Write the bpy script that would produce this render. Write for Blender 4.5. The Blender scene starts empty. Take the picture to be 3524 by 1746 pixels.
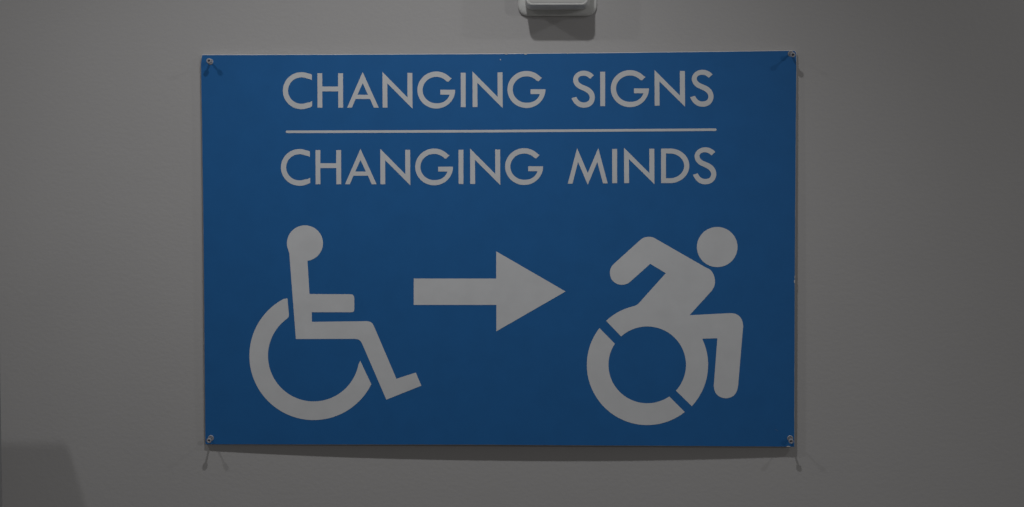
import bpy, bmesh, math, random
from mathutils import Vector, Matrix
from mathutils.geometry import tessellate_polygon

scene = bpy.context.scene
C = scene.collection

# ------------------------------------------------------------------ camera
SIGN_Z = 1.5                      # height of the sign's centre; the wall is the plane y = 0
cam_d = bpy.data.cameras.new('camera')
cam = bpy.data.objects.new('camera', cam_d)
C.objects.link(cam)
cam.matrix_world = Matrix(((0.998943, 0.001341, 0.045938, 0.13340),
                           (0.045846, 0.040263, -0.998137, -2.39532),
                           (-0.003188, 0.999188, 0.040159, 1.59086),
                           (0, 0, 0, 1)))
cam_d.sensor_width = 36.0
cam_d.lens = 36.0 * 5340.0 / 3524.0
cam_d.clip_start = 0.05
cam_d.clip_end = 60.0
scene.camera = cam

# ------------------------------------------------------------------ light
world = bpy.data.worlds.new('World')
scene.world = world
world.use_nodes = True
bg = world.node_tree.nodes['Background']
bg.inputs['Color'].default_value = (1.0, 0.965, 0.93, 1)      # dim light of the rest of the room
bg.inputs['Strength'].default_value = 0.065

def lamp(name, loc, aim, watts, half_angle, radius, color=(1.0, 0.995, 0.99)):
    d = bpy.data.lights.new(name, 'SPOT')
    d.energy = watts
    d.shadow_soft_size = radius
    d.spot_size = math.radians(2 * half_angle)
    d.spot_blend = 1.0
    d.color = color
    o = bpy.data.objects.new(name, d)
    o.location = loc
    o.rotation_euler = (Vector(aim) - Vector(loc)).to_track_quat('-Z', 'Y').to_euler()
    C.objects.link(o)
    return o

# gallery spotlights under the ceiling: the main one above the sign, one to each side, one far across the room
lamp('ceiling_spotlight', (-0.037, -0.782, 2.659), (-0.11, 0, 0.10), 22.6, 46, 0.020)
lamp('ceiling_spotlight', (-1.075, -0.743, 2.611), (-0.24, 0, 1.10), 11.4, 38, 0.028)
lamp('ceiling_spotlight', (1.560, -0.738, 2.564), (0.40, 0, 1.40), 8.0, 52, 0.026)
lamp('ceiling_spotlight', (4.526, -5.966, 3.232), (0.0, 0, 1.50), 95.0, 30, 0.05, (1.0, 0.98, 0.95))

scene.view_settings.view_transform = 'Standard'
scene.view_settings.look = 'None'
scene.view_settings.exposure = 0.0
scene.view_settings.gamma = 1.0
scene.view_settings.use_curve_mapping = False

# ------------------------------------------------------------------ materials
def new_mat(name):
    m = bpy.data.materials.new(name)
    m.use_nodes = True
    nt = m.node_tree
    return m, nt, nt.nodes['Principled BSDF']

def noise(nt, scale, detail=2.0, rough=0.5, stretch=(1, 1, 1)):
    tc = nt.nodes.new('ShaderNodeTexCoord')
    mp = nt.nodes.new('ShaderNodeMapping')
    mp.inputs['Scale'].default_value = stretch
    nt.links.new(tc.outputs['Object'], mp.inputs['Vector'])
    n = nt.nodes.new('ShaderNodeTexNoise')
    n.inputs['Scale'].default_value = scale
    n.inputs['Detail'].default_value = detail
    n.inputs['Roughness'].default_value = rough
    nt.links.new(mp.outputs['Vector'], n.inputs['Vector'])
    return n.outputs['Fac']

def vary(nt, fac, lo, hi, a, b):
    r = nt.nodes.new('ShaderNodeValToRGB')
    r.color_ramp.elements[0].position = lo
    r.color_ramp.elements[1].position = hi
    r.color_ramp.elements[0].color = (*a, 1)
    r.color_ramp.elements[1].color = (*b, 1)
    nt.links.new(fac, r.inputs['Fac'])
    return r.outputs['Color']

def bump(nt, bsdf, fac, dist, strength=1.0, prev=None):
    b = nt.nodes.new('ShaderNodeBump')
    b.inputs['Distance'].default_value = dist
    b.inputs['Strength'].default_value = strength
    nt.links.new(fac, b.inputs['Height'])
    if prev is not None:
        nt.links.new(prev, b.inputs['Normal'])
    nt.links.new(b.outputs['Normal'], bsdf.inputs['Normal'])
    return b.outputs['Normal']

def wall_paint():
    m, nt, p = new_mat('wall_paint')
    p.inputs['Roughness'].default_value = 0.75
    p.inputs['Specular IOR Level'].default_value = 0.25
    col = vary(nt, noise(nt, 2.3, 3), 0.3, 0.7, (0.482, 0.478, 0.482), (0.508, 0.504, 0.508))
    nt.links.new(col, p.inputs['Base Color'])
    n1 = bump(nt, p, noise(nt, 150, 2.0, 0.55, (0.8, 1, 1.15)), 0.0009, 0.29)      # roller stipple
    n2 = bump(nt, p, noise(nt, 45, 2.0, 0.5, (0.8, 1, 1.2)), 0.0014, 0.06, n1)
    bump(nt, p, noise(nt, 7, 2.0), 0.004, 0.12, n2)                                # skim-coat waviness
    return m

def printed(name, color, rough, spec=0.3):
    m, nt, p = new_mat(name)
    p.inputs['Specular IOR Level'].default_value = spec
    f = noise(nt, 28, 4, 0.6)
    lo = tuple(c * 0.965 for c in color)
    hi = tuple(c * 1.035 for c in color)
    nt.links.new(vary(nt, f, 0.3, 0.7, lo, hi), p.inputs['Base Color'])
    p.inputs['Roughness'].default_value = rough
    bump(nt, p, noise(nt, 900, 2), 0.00006, 0.5)
    return m

def plastic(name, color, rough=0.45, spec=0.4):
    m, nt, p = new_mat(name)
    f = noise(nt, 60, 3)
    nt.links.new(vary(nt, f, 0.3, 0.7, tuple(c * 0.97 for c in color), tuple(c * 1.03 for c in color)), p.inputs['Base Color'])
    p.inputs['Roughness'].default_value = rough
    p.inputs['Specular IOR Level'].default_value = spec
    bump(nt, p, noise(nt, 1500, 1), 0.00005, 0.4)
    return m

def metal(name, color, rough):
    m, nt, p = new_mat(name)
    f = noise(nt, 700, 3)
    nt.links.new(vary(nt, f, 0.3, 0.7, tuple(c * 0.85 for c in color), color), p.inputs['Base Color'])
    p.inputs['Metallic'].default_value = 0.35
    p.inputs['Roughness'].default_value = rough
    return m

M = dict(
    wall=wall_paint(),
    blue=printed('blue_print', (0.0190, 0.150, 0.430), 0.5),
    white=printed('white_print', (0.722, 0.738, 0.762), 0.5),
    core=printed('board_core', (0.66, 0.66, 0.66), 0.7, 0.2),
    housing=plastic('housing_plastic', (0.70, 0.71, 0.70)),
    lens=plastic('front_plastic', (0.73, 0.74, 0.73), 0.3),
    gap=plastic('dark_gap', (0.24, 0.24, 0.235), 0.7),  # dark colour stands in for the shaded gap behind the fixture
    steel=metal('zinc_steel', (0.52, 0.53, 0.58), 0.5),
    dark=plastic('recess_shade', (0.16, 0.16, 0.19), 0.7),
    scuff=plastic('scuffed_print', (0.10, 0.22, 0.43), 0.6),
    shaft=metal('dull_steel', (0.26, 0.27, 0.30), 0.5),
    slate=plastic('grey_laminate', (0.30, 0.30, 0.30), 0.5),
)

# ------------------------------------------------------------------ helpers
def link(name, bm, mats, parent=None, smooth=False):
    me = bpy.data.meshes.new(name)
    bmesh.ops.recalc_face_normals(bm, faces=bm.faces) if smooth != 'keep' else None
    bm.to_mesh(me)
    bm.free()
    for m in (mats if isinstance(mats, (list, tuple)) else [mats]):
        me.materials.append(m)
    if smooth is True:
        me.shade_smooth()
        me.set_sharp_from_angle(angle=math.radians(35))
    o = bpy.data.objects.new(name, me)
    C.objects.link(o)
    if parent:
        o.parent = parent
    return o

def empty(name, loc):
    o = bpy.data.objects.new(name, None)
    o.empty_display_size = 0.02
    o.location = loc
    C.objects.link(o)
    return o

def tag(o, label, category, group=None):
    o['label'] = label
    o['category'] = category
    if group:
        o['group'] = group
    return o

def box(bm, lo, hi, bev=0.0):
    r = bmesh.ops.create_cube(bm, size=1.0)
    c = [(a + b) / 2 for a, b in zip(lo, hi)]
    s = [b - a for a, b in zip(lo, hi)]
    for v in r['verts']:
        v.co = Vector([c[i] + v.co[i] * s[i] for i in range(3)])
    if bev:
        e = list({e for v in r['verts'] for e in v.link_edges})
        bmesh.ops.bevel(bm, geom=e, offset=bev, segments=3, affect='EDGES')

def lathe(bm, profile, n=28):
    """profile: (radius, distance along the axis); the axis runs along -y, away from the wall"""
    rings = []
    for r, h in profile:
        if r < 1e-7:
            rings.append([bm.verts.new((0, -h, 0))])
        else:
            rings.append([bm.verts.new((r * math.cos(2 * math.pi * i / n), -h, r * math.sin(2 * math.pi * i / n))) for i in range(n)])
    for a, b in zip(rings, rings[1:]):
        for i in range(n):
            j = (i + 1) % n
            q = [a[i % len(a)], a[j % len(a)], b[j % len(b)], b[i % len(b)]]
            q2 = []
            for v in q:
                if v not in q2:
                    q2.append(v)
            if len(q2) > 2:
                bm.faces.new(q2)

def rounded_rect(x0, x1, z0, z1, r, n=8):
    pts = []
    for cx, cz, a in ((x1 - r, z1 - r, 0), (x0 + r, z1 - r, 90), (x0 + r, z0 + r, 180), (x1 - r, z0 + r, 270)):
        for i in range(n + 1):
            t = math.radians(a + 90 * i / n)
            pts.append((cx + r * math.cos(t), cz + r * math.sin(t)))
    return pts

def loft(bm, sections, cap=True):
    rings = [[bm.verts.new((x, y, z)) for x, z in pts] for y, pts in sections]
    for a, b in zip(rings, rings[1:]):
        for i in range(len(a)):
            j = (i + 1) % len(a)
            bm.faces.new((a[i], a[j], b[j], b[i]))
    if cap:
        bm.faces.new(rings[-1])
    return rings

# outlines of the printed lettering and symbols, millimetres from the sign centre (x right, z up)
LETTERS = [
('C', [[(-290.57,273.41),(-293.23,274.24),(-295.95,274.82),(-298.72,275.14),(-301.51,275.2),(-304.29,275),(-307.04,274.53),(-309.73,273.81),(-312.34,272.85),(-314.84,271.64),(-317.22,270.2),(-319.44,268.55),(-321.49,266.69),(-323.34,264.65),(-324.99,262.45),(-326.42,260.1),(-327.61,257.63),(-328.55,255.06),(-329.24,252.41),(-329.66,249.71),(-329.82,246.98),(-329.7,244.25),(-329.33,241.54),(-328.68,238.88),(-327.78,236.29),(-326.63,233.8),(-325.24,231.43),(-323.63,229.2),(-321.8,227.13),(-319.78,225.25),(-317.58,223.56),(-315.23,222.08),(-312.75,220.84),(-310.15,219.83),(-307.47,219.07),(-304.72,218.56),(-301.94,218.32),(-299.15,218.33),(-296.38,218.61),(-293.64,219.15),(-290.97,219.94),(-287.55,221.07),(-284.29,222.61),(-284.23,230.68),(-287.94,228.71),(-292.68,228.19),(-294.84,227.45),(-297.07,226.94),(-299.34,226.67),(-301.63,226.65),(-303.91,226.87),(-306.16,227.33),(-308.33,228.02),(-310.42,228.94),(-312.39,230.08),(-314.21,231.42),(-315.88,232.95),(-317.37,234.65),(-318.65,236.49),(-319.72,238.46),(-320.56,240.53),(-321.17,242.67),(-321.52,244.87),(-321.63,247.09),(-321.49,249.31),(-321.1,251.5),(-320.46,253.64),(-319.58,255.7),(-318.48,257.65),(-317.17,259.47),(-315.66,261.14),(-313.97,262.64),(-312.12,263.95),(-310.14,265.06),(-308.04,265.95),(-305.85,266.61),(-303.61,267.04),(-301.33,267.22),(-299.04,267.16),(-296.77,266.86),(-294.55,266.32),(-292.4,265.55),(-287.67,264.35),(-284.35,262.94),(-284.29,271.35),(-287.17,272.58)]]),
('H', [[(-275.67,273.36),(-268.13,273.3),(-268.27,252.94),(-243.65,252.75),(-243.51,273.1),(-235.9,273.04),(-236.07,220.21),(-243.52,220.26),(-243.52,245.3),(-268.33,245.48),(-268.33,220.42),(-275.79,220.47)]]),
('A', [[(-229.8,220.21),(-205.4,274.75),(-180.75,219.9),(-188.35,219.94),(-194.21,233.23),(-216.59,233.38),(-222.27,220.16)],
 [(-213.66,239.77),(-197.31,239.65),(-205.51,257.71)]]),
('N', [[(-174.78,219.95),(-174.73,274.6),(-136.22,235.27),(-136.2,272.85),(-128.54,272.79),(-128.55,217.93),(-167.32,257.09),(-167.27,219.9)]]),
('G', [[(-67.83,264.09),(-70.06,265.09),(-71.66,266.7),(-73.37,268.18),(-75.2,269.52),(-77.13,270.72),(-79.15,271.77),(-81.26,272.66),(-83.42,273.39),(-85.64,273.95),(-87.9,274.34),(-90.18,274.56),(-92.47,274.6),(-94.75,274.46),(-97.02,274.15),(-99.26,273.67),(-101.45,273.01),(-103.58,272.2),(-105.63,271.22),(-107.6,270.08),(-109.47,268.8),(-111.24,267.38),(-112.88,265.83),(-114.39,264.15),(-115.76,262.37),(-116.98,260.48),(-118.05,258.51),(-118.95,256.46),(-119.68,254.35),(-120.24,252.19),(-120.63,249.99),(-120.83,247.77),(-120.85,245.53),(-120.7,243.31),(-120.36,241.1),(-119.85,238.92),(-119.16,236.79),(-118.3,234.72),(-117.27,232.72),(-116.09,230.81),(-114.76,228.99),(-113.28,227.28),(-111.67,225.68),(-109.94,224.22),(-108.09,222.89),(-106.14,221.71),(-104.11,220.68),(-101.99,219.81),(-99.82,219.1),(-97.59,218.56),(-95.33,218.2),(-93.04,218.01),(-90.75,217.99),(-88.46,218.16),(-86.2,218.49),(-83.97,219),(-81.78,219.68),(-79.66,220.52),(-77.62,221.52),(-75.66,222.68),(-73.81,223.98),(-72.06,225.42),(-70.44,226.99),(-68.95,228.68),(-67.6,230.48),(-66.4,232.38),(-65.36,234.36),(-64.48,236.42),(-63.77,238.54),(-63.24,240.7),(-62.88,242.9),(-62.7,245.12),(-62.68,246.46),(-85.48,246.61),(-85.51,239.18),(-71.24,239.09),(-71.56,238.2),(-72.04,236.92),(-72.64,235.65),(-73.35,234.48),(-74.17,233.32),(-75.09,232.21),(-76.14,231.17),(-77.29,230.19),(-78.5,229.3),(-79.76,228.51),(-81.07,227.82),(-82.43,227.25),(-83.85,226.81),(-85.32,226.48),(-86.79,226.24),(-88.4,226.1),(-90.02,226.04),(-91.84,226.01),(-93.75,226.11),(-95.64,226.37),(-97.49,226.79),(-99.3,227.37),(-101.05,228.1),(-102.72,228.98),(-104.3,230.01),(-105.78,231.16),(-107.15,232.44),(-108.39,233.83),(-109.49,235.33),(-110.45,236.91),(-111.25,238.57),(-111.9,240.29),(-112.38,242.06),(-112.69,243.86),(-112.83,245.68),(-112.8,247.51),(-112.6,249.32),(-112.23,251.11),(-111.68,252.87),(-110.98,254.56),(-110.12,256.19),(-109.11,257.73),(-107.95,259.18),(-106.67,260.53),(-105.26,261.76),(-103.74,262.86),(-102.13,263.82),(-100.43,264.64),(-98.66,265.31),(-96.83,265.83),(-94.96,266.18),(-93.07,266.37),(-91.16,266.4),(-89.26,266.26),(-87.38,265.96),(-85.54,265.49),(-83.75,264.87),(-82.02,264.1),(-80.37,263.18),(-78.82,262.12),(-77.37,260.93),(-76.04,259.62),(-73.15,258.77)]]),
('I', [[(-54.01,272.54),(-46.44,272.48),(-46.64,219.88),(-54.05,219.92)]]),
('N', [[(-35.9,219.91),(-35.96,274.39),(2.56,235.2),(2.5,272.67),(10.15,272.62),(10.25,217.92),(-28.54,256.94),(-28.41,219.86)]]),
('G', [[(70.63,264.02),(68.39,265.02),(66.79,266.63),(65.08,268.1),(63.25,269.44),(61.31,270.64),(59.29,271.68),(57.19,272.57),(55.03,273.29),(52.81,273.85),(50.55,274.24),(48.28,274.45),(45.99,274.49),(43.7,274.35),(41.44,274.04),(39.21,273.56),(37.02,272.91),(34.9,272.09),(32.85,271.11),(30.88,269.98),(29.01,268.7),(27.26,267.28),(25.62,265.73),(24.11,264.06),(22.75,262.28),(21.53,260.4),(20.47,258.43),(19.57,256.39),(18.85,254.28),(18.29,252.13),(17.91,249.93),(17.71,247.72),(17.69,245.49),(17.86,243.27),(18.2,241.07),(18.71,238.9),(19.41,236.78),(20.27,234.71),(21.3,232.72),(22.48,230.81),(23.82,229),(25.29,227.29),(26.9,225.7),(28.64,224.24),(30.49,222.92),(32.43,221.74),(34.47,220.71),(36.58,219.85),(38.76,219.14),(40.98,218.61),(43.24,218.25),(45.53,218.06),(47.82,218.04),(50.1,218.21),(52.36,218.54),(54.59,219.05),(56.77,219.73),(58.88,220.57),(60.92,221.57),(62.88,222.72),(64.73,224.02),(66.47,225.46),(68.09,227.03),(69.57,228.71),(70.92,230.51),(72.11,232.4),(73.15,234.38),(74.02,236.43),(74.72,238.54),(75.25,240.7),(75.61,242.9),(75.78,245.12),(75.8,246.44),(53.02,246.58),(53,239.18),(67.27,239.09),(66.94,238.2),(66.46,236.93),(65.87,235.66),(65.17,234.5),(64.35,233.33),(63.42,232.23),(62.38,231.19),(61.23,230.21),(60.03,229.32),(58.77,228.54),(57.46,227.85),(56.11,227.28),(54.69,226.84),(53.22,226.51),(51.75,226.27),(50.14,226.12),(48.53,226.07),(46.71,226.04),(44.8,226.13),(42.92,226.39),(41.06,226.81),(39.25,227.39),(37.51,228.12),(35.84,229),(34.25,230.02),(32.77,231.17),(31.41,232.44),(30.17,233.83),(29.06,235.32),(28.1,236.9),(27.29,238.55),(26.65,240.26),(26.16,242.03),(25.85,243.83),(25.7,245.64),(25.73,247.46),(25.93,249.27),(26.3,251.06),(26.84,252.81),(27.54,254.5),(28.39,256.12),(29.4,257.66),(30.55,259.11),(31.83,260.45),(33.24,261.68),(34.75,262.78),(36.36,263.74),(38.06,264.56),(39.82,265.23),(41.65,265.74),(43.51,266.1),(45.41,266.29),(47.31,266.31),(49.21,266.18),(51.08,265.88),(52.93,265.41),(54.72,264.8),(56.45,264.02),(58.09,263.11),(59.65,262.05),(61.1,260.87),(62.43,259.56),(65.31,258.72)]]),
('S', [[(149.77,267.05),(149.1,267.82),(148.12,268.91),(146.99,269.95),(145.71,270.86),(144.28,271.72),(142.86,272.45),(141.49,273.02),(140.12,273.47),(138.73,273.82),(137.32,274.07),(135.89,274.22),(134.39,274.25),(132.77,274.19),(131.08,274.01),(129.43,273.67),(127.83,273.15),(126.26,272.46),(124.78,271.63),(123.38,270.63),(122.07,269.48),(120.95,268.25),(120.05,266.93),(119.32,265.52),(118.77,264.14),(118.4,262.83),(118.2,261.53),(118.15,260.23),(118.23,258.9),(118.46,257.55),(118.87,256.2),(119.43,254.83),(120.17,253.45),(121.13,252.06),(122.36,250.64),(123.82,249.21),(125.47,247.91),(127.37,246.79),(129.46,245.81),(131.46,244.88),(133.28,244.06),(135.01,243.31),(136.62,242.48),(138.15,241.54),(139.56,240.53),(140.75,239.47),(141.68,238.31),(142.39,237.09),(142.92,235.95),(143.26,234.94),(143.41,234),(143.43,233.06),(143.32,232.08),(143.08,231.1),(142.7,230.17),(142.2,229.31),(141.56,228.5),(140.84,227.81),(140.04,227.26),(139.15,226.83),(138.15,226.48),(137.01,226.22),(135.77,226.04),(134.53,225.99),(133.31,226.05),(132.08,226.23),(130.92,226.52),(129.83,226.93),(128.79,227.44),(127.82,228.09),(126.91,228.86),(126.06,229.75),(125.24,230.78),(124.34,232.15),(123.47,233.65),(122.86,234.72),(115.62,232.59),(116.06,231.56),(116.7,230.07),(117.48,228.56),(118.4,227.08),(119.46,225.57),(120.57,224.2),(121.7,223.04),(122.89,222.02),(124.19,221.09),(125.63,220.21),(127.19,219.42),(128.84,218.79),(130.61,218.35),(132.47,218.06),(134.32,217.94),(136.13,217.97),(137.93,218.16),(139.69,218.53),(141.42,219.1),(143.1,219.86),(144.65,220.77),(146.08,221.85),(147.37,223.09),(148.48,224.47),(149.39,226.03),(150.11,227.74),(150.66,229.41),(151.04,230.96),(151.25,232.47),(151.28,234.05),(151.12,235.75),(150.77,237.51),(150.26,239.21),(149.55,240.84),(148.67,242.42),(147.68,243.87),(146.58,245.16),(145.36,246.33),(144.07,247.39),(142.71,248.34),(141.26,249.19),(139.73,249.99),(138.05,250.75),(136.28,251.47),(134.57,252.19),(132.92,252.93),(131.33,253.68),(129.92,254.49),(128.73,255.39),(127.73,256.34),(126.93,257.29),(126.37,258.22),(126.02,259.14),(125.8,259.98),(125.67,260.67),(125.68,261.29),(125.8,261.93),(126.03,262.66),(126.37,263.41),(126.83,264.09),(127.43,264.71),(128.14,265.27),(128.9,265.73),(129.72,266.09),(130.58,266.35),(131.49,266.54),(132.41,266.68),(133.37,266.74),(134.38,266.73),(135.46,266.64),(136.58,266.48),(137.69,266.19),(138.73,265.79),(139.76,265.27),(140.78,264.63),(141.93,263.71),(143.08,262.67),(143.88,261.93)]]),
('I', [[(159.41,272.67),(166.99,272.62),(166.94,220.22),(159.53,220.25)]]),
('G', [[(228.55,264.38),(226.3,265.38),(224.71,266.98),(222.98,268.45),(221.15,269.78),(219.21,270.98),(217.19,272.02),(215.08,272.9),(212.91,273.62),(210.69,274.18),(208.44,274.56),(206.16,274.77),(203.87,274.81),(201.58,274.67),(199.32,274.36),(197.08,273.87),(194.9,273.22),(192.77,272.4),(190.72,271.43),(188.76,270.3),(186.89,269.02),(185.14,267.6),(183.5,266.06),(182,264.39),(180.64,262.61),(179.43,260.74),(178.37,258.77),(177.48,256.73),(176.75,254.63),(176.2,252.48),(175.83,250.29),(175.64,248.08),(175.62,245.86),(175.79,243.65),(176.13,241.45),(176.66,239.29),(177.35,237.17),(178.22,235.11),(179.25,233.12),(180.44,231.22),(181.78,229.41),(183.26,227.71),(184.88,226.13),(186.61,224.67),(188.47,223.36),(190.42,222.18),(192.46,221.16),(194.57,220.3),(196.75,219.6),(198.98,219.06),(201.24,218.7),(203.52,218.52),(205.82,218.5),(208.1,218.67),(210.36,219),(212.59,219.51),(214.77,220.19),(216.89,221.03),(218.93,222.03),(220.88,223.18),(222.73,224.48),(224.47,225.91),(226.08,227.47),(227.57,229.16),(228.91,230.95),(230.1,232.84),(231.13,234.81),(232,236.86),(232.7,238.97),(233.23,241.12),(233.58,243.31),(233.75,245.53),(233.76,246.85),(210.96,246.97),(210.96,239.59),(225.24,239.51),(224.91,238.62),(224.44,237.35),(223.84,236.09),(223.14,234.92),(222.33,233.76),(221.41,232.66),(220.36,231.62),(219.22,230.64),(218.01,229.76),(216.76,228.98),(215.45,228.29),(214.09,227.72),(212.67,227.28),(211.21,226.95),(209.74,226.71),(208.13,226.57),(206.51,226.51),(204.69,226.48),(202.78,226.57),(200.9,226.82),(199.04,227.24),(197.23,227.82),(195.48,228.55),(193.8,229.42),(192.22,230.44),(190.74,231.59),(189.37,232.86),(188.12,234.24),(187.01,235.72),(186.05,237.3),(185.24,238.94),(184.59,240.65),(184.1,242.41),(183.78,244.21),(183.63,246.02),(183.66,247.84),(183.85,249.64),(184.22,251.42),(184.75,253.16),(185.45,254.85),(186.3,256.47),(187.31,258.01),(188.45,259.46),(189.73,260.8),(191.13,262.02),(192.65,263.12),(194.26,264.08),(195.95,264.9),(197.72,265.57),(199.54,266.08),(201.41,266.43),(203.3,266.63),(205.2,266.65),(207.1,266.52),(208.98,266.22),(210.83,265.76),(212.62,265.14),(214.35,264.38),(216,263.46),(217.56,262.41),(219.02,261.23),(220.35,259.93),(223.24,259.09)]]),
('N', [[(242.45,220.55),(242.19,274.79),(280.89,235.81),(280.7,273.12),(288.36,273.08),(288.66,218.61),(249.69,257.42),(249.95,220.51)]]),
('S', [[(330.41,267.57),(329.73,268.34),(328.75,269.42),(327.63,270.46),(326.35,271.37),(324.93,272.22),(323.51,272.95),(322.14,273.52),(320.78,273.97),(319.39,274.31),(317.99,274.56),(316.57,274.71),(315.07,274.74),(313.46,274.68),(311.78,274.49),(310.14,274.15),(308.54,273.63),(306.98,272.95),(305.51,272.12),(304.12,271.12),(302.82,269.97),(301.71,268.74),(300.81,267.42),(300.09,266.02),(299.55,264.64),(299.18,263.33),(298.98,262.04),(298.94,260.74),(299.02,259.41),(299.25,258.07),(299.66,256.72),(300.22,255.35),(300.96,253.97),(301.93,252.59),(303.15,251.17),(304.61,249.75),(306.25,248.45),(308.15,247.34),(310.23,246.36),(312.22,245.44),(314.04,244.62),(315.76,243.87),(317.37,243.05),(318.89,242.11),(320.3,241.11),(321.49,240.04),(322.42,238.89),(323.13,237.68),(323.65,236.54),(323.99,235.53),(324.15,234.59),(324.17,233.65),(324.06,232.67),(323.82,231.69),(323.45,230.77),(322.95,229.91),(322.32,229.1),(321.6,228.41),(320.81,227.86),(319.92,227.43),(318.93,227.09),(317.8,226.82),(316.56,226.65),(315.33,226.59),(314.11,226.65),(312.89,226.83),(311.73,227.12),(310.64,227.52),(309.61,228.04),(308.64,228.68),(307.73,229.45),(306.89,230.34),(306.06,231.37),(305.17,232.73),(304.3,234.23),(303.69,235.29),(296.49,233.16),(296.92,232.13),(297.56,230.65),(298.34,229.14),(299.26,227.67),(300.32,226.17),(301.44,224.8),(302.56,223.64),(303.74,222.62),(305.04,221.7),(306.48,220.82),(308.03,220.03),(309.68,219.41),(311.44,218.97),(313.29,218.68),(315.13,218.56),(316.94,218.59),(318.73,218.78),(320.48,219.15),(322.2,219.72),(323.87,220.48),(325.42,221.4),(326.83,222.47),(328.12,223.71),(329.22,225.08),(330.12,226.65),(330.83,228.35),(331.38,230.02),(331.76,231.56),(331.96,233.07),(331.99,234.64),(331.82,236.34),(331.47,238.1),(330.95,239.79),(330.25,241.42),(329.37,242.99),(328.38,244.44),(327.28,245.73),(326.06,246.89),(324.77,247.95),(323.41,248.9),(321.98,249.75),(320.45,250.55),(318.77,251.3),(317.01,252.01),(315.3,252.73),(313.66,253.47),(312.07,254.21),(310.67,255.02),(309.48,255.92),(308.48,256.87),(307.68,257.81),(307.13,258.74),(306.77,259.66),(306.55,260.49),(306.43,261.19),(306.43,261.81),(306.55,262.45),(306.78,263.17),(307.12,263.91),(307.57,264.6),(308.16,265.21),(308.87,265.77),(309.63,266.24),(310.44,266.59),(311.3,266.85),(312.2,267.05),(313.12,267.18),(314.08,267.25),(315.08,267.24),(316.16,267.15),(317.28,266.99),(318.37,266.71),(319.42,266.3),(320.44,265.79),(321.46,265.15),(322.6,264.24),(323.75,263.2),(324.55,262.46)]]),
('C', [[(-294.46,155.16),(-297.12,155.98),(-299.85,156.54),(-302.63,156.85),(-305.42,156.9),(-308.21,156.69),(-310.97,156.22),(-313.66,155.5),(-316.28,154.52),(-318.79,153.31),(-321.16,151.87),(-323.39,150.22),(-325.44,148.36),(-327.31,146.32),(-328.96,144.12),(-330.39,141.78),(-331.59,139.31),(-332.53,136.75),(-333.22,134.1),(-333.65,131.41),(-333.8,128.69),(-333.69,125.97),(-333.31,123.27),(-332.67,120.63),(-331.77,118.05),(-330.62,115.57),(-329.23,113.21),(-327.61,111),(-325.78,108.94),(-323.75,107.07),(-321.55,105.39),(-319.2,103.93),(-316.71,102.7),(-314.11,101.7),(-311.42,100.95),(-308.67,100.46),(-305.88,100.22),(-303.09,100.25),(-300.31,100.53),(-297.56,101.08),(-294.89,101.88),(-291.46,103.01),(-288.2,104.55),(-288.13,112.6),(-291.84,110.62),(-296.6,110.08),(-298.76,109.34),(-301,108.83),(-303.28,108.55),(-305.57,108.52),(-307.86,108.73),(-310.1,109.18),(-312.28,109.87),(-314.37,110.78),(-316.34,111.91),(-318.18,113.24),(-319.85,114.76),(-321.33,116.44),(-322.62,118.27),(-323.69,120.23),(-324.53,122.29),(-325.14,124.43),(-325.49,126.62),(-325.6,128.83),(-325.46,131.04),(-325.06,133.23),(-324.42,135.36),(-323.55,137.41),(-322.44,139.36),(-321.12,141.18),(-319.61,142.85),(-317.92,144.35),(-316.06,145.66),(-314.07,146.77),(-311.97,147.67),(-309.78,148.33),(-307.53,148.76),(-305.24,148.96),(-302.95,148.91),(-300.68,148.61),(-298.45,148.08),(-296.3,147.32),(-291.56,146.14),(-288.23,144.74),(-288.17,153.12),(-291.06,154.34)]]),
('H', [[(-279.53,155.15),(-271.97,155.11),(-272.13,134.82),(-247.45,134.72),(-247.31,154.99),(-239.68,154.96),(-239.87,102.31),(-247.33,102.34),(-247.33,127.29),(-272.18,127.4),(-272.2,102.42),(-279.67,102.45)]]),
('A', [[(-233.95,102.29),(-209.48,156.71),(-184.8,102.12),(-192.41,102.15),(-198.28,115.37),(-220.71,115.45),(-226.41,102.26)],
 [(-217.77,121.82),(-201.39,121.76),(-209.59,139.73)]]),
('N', [[(-178.86,102.14),(-178.79,156.6),(-140.22,117.52),(-140.19,154.96),(-132.51,154.92),(-132.54,100.26),(-171.38,139.17),(-171.34,102.12)]]),
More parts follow.
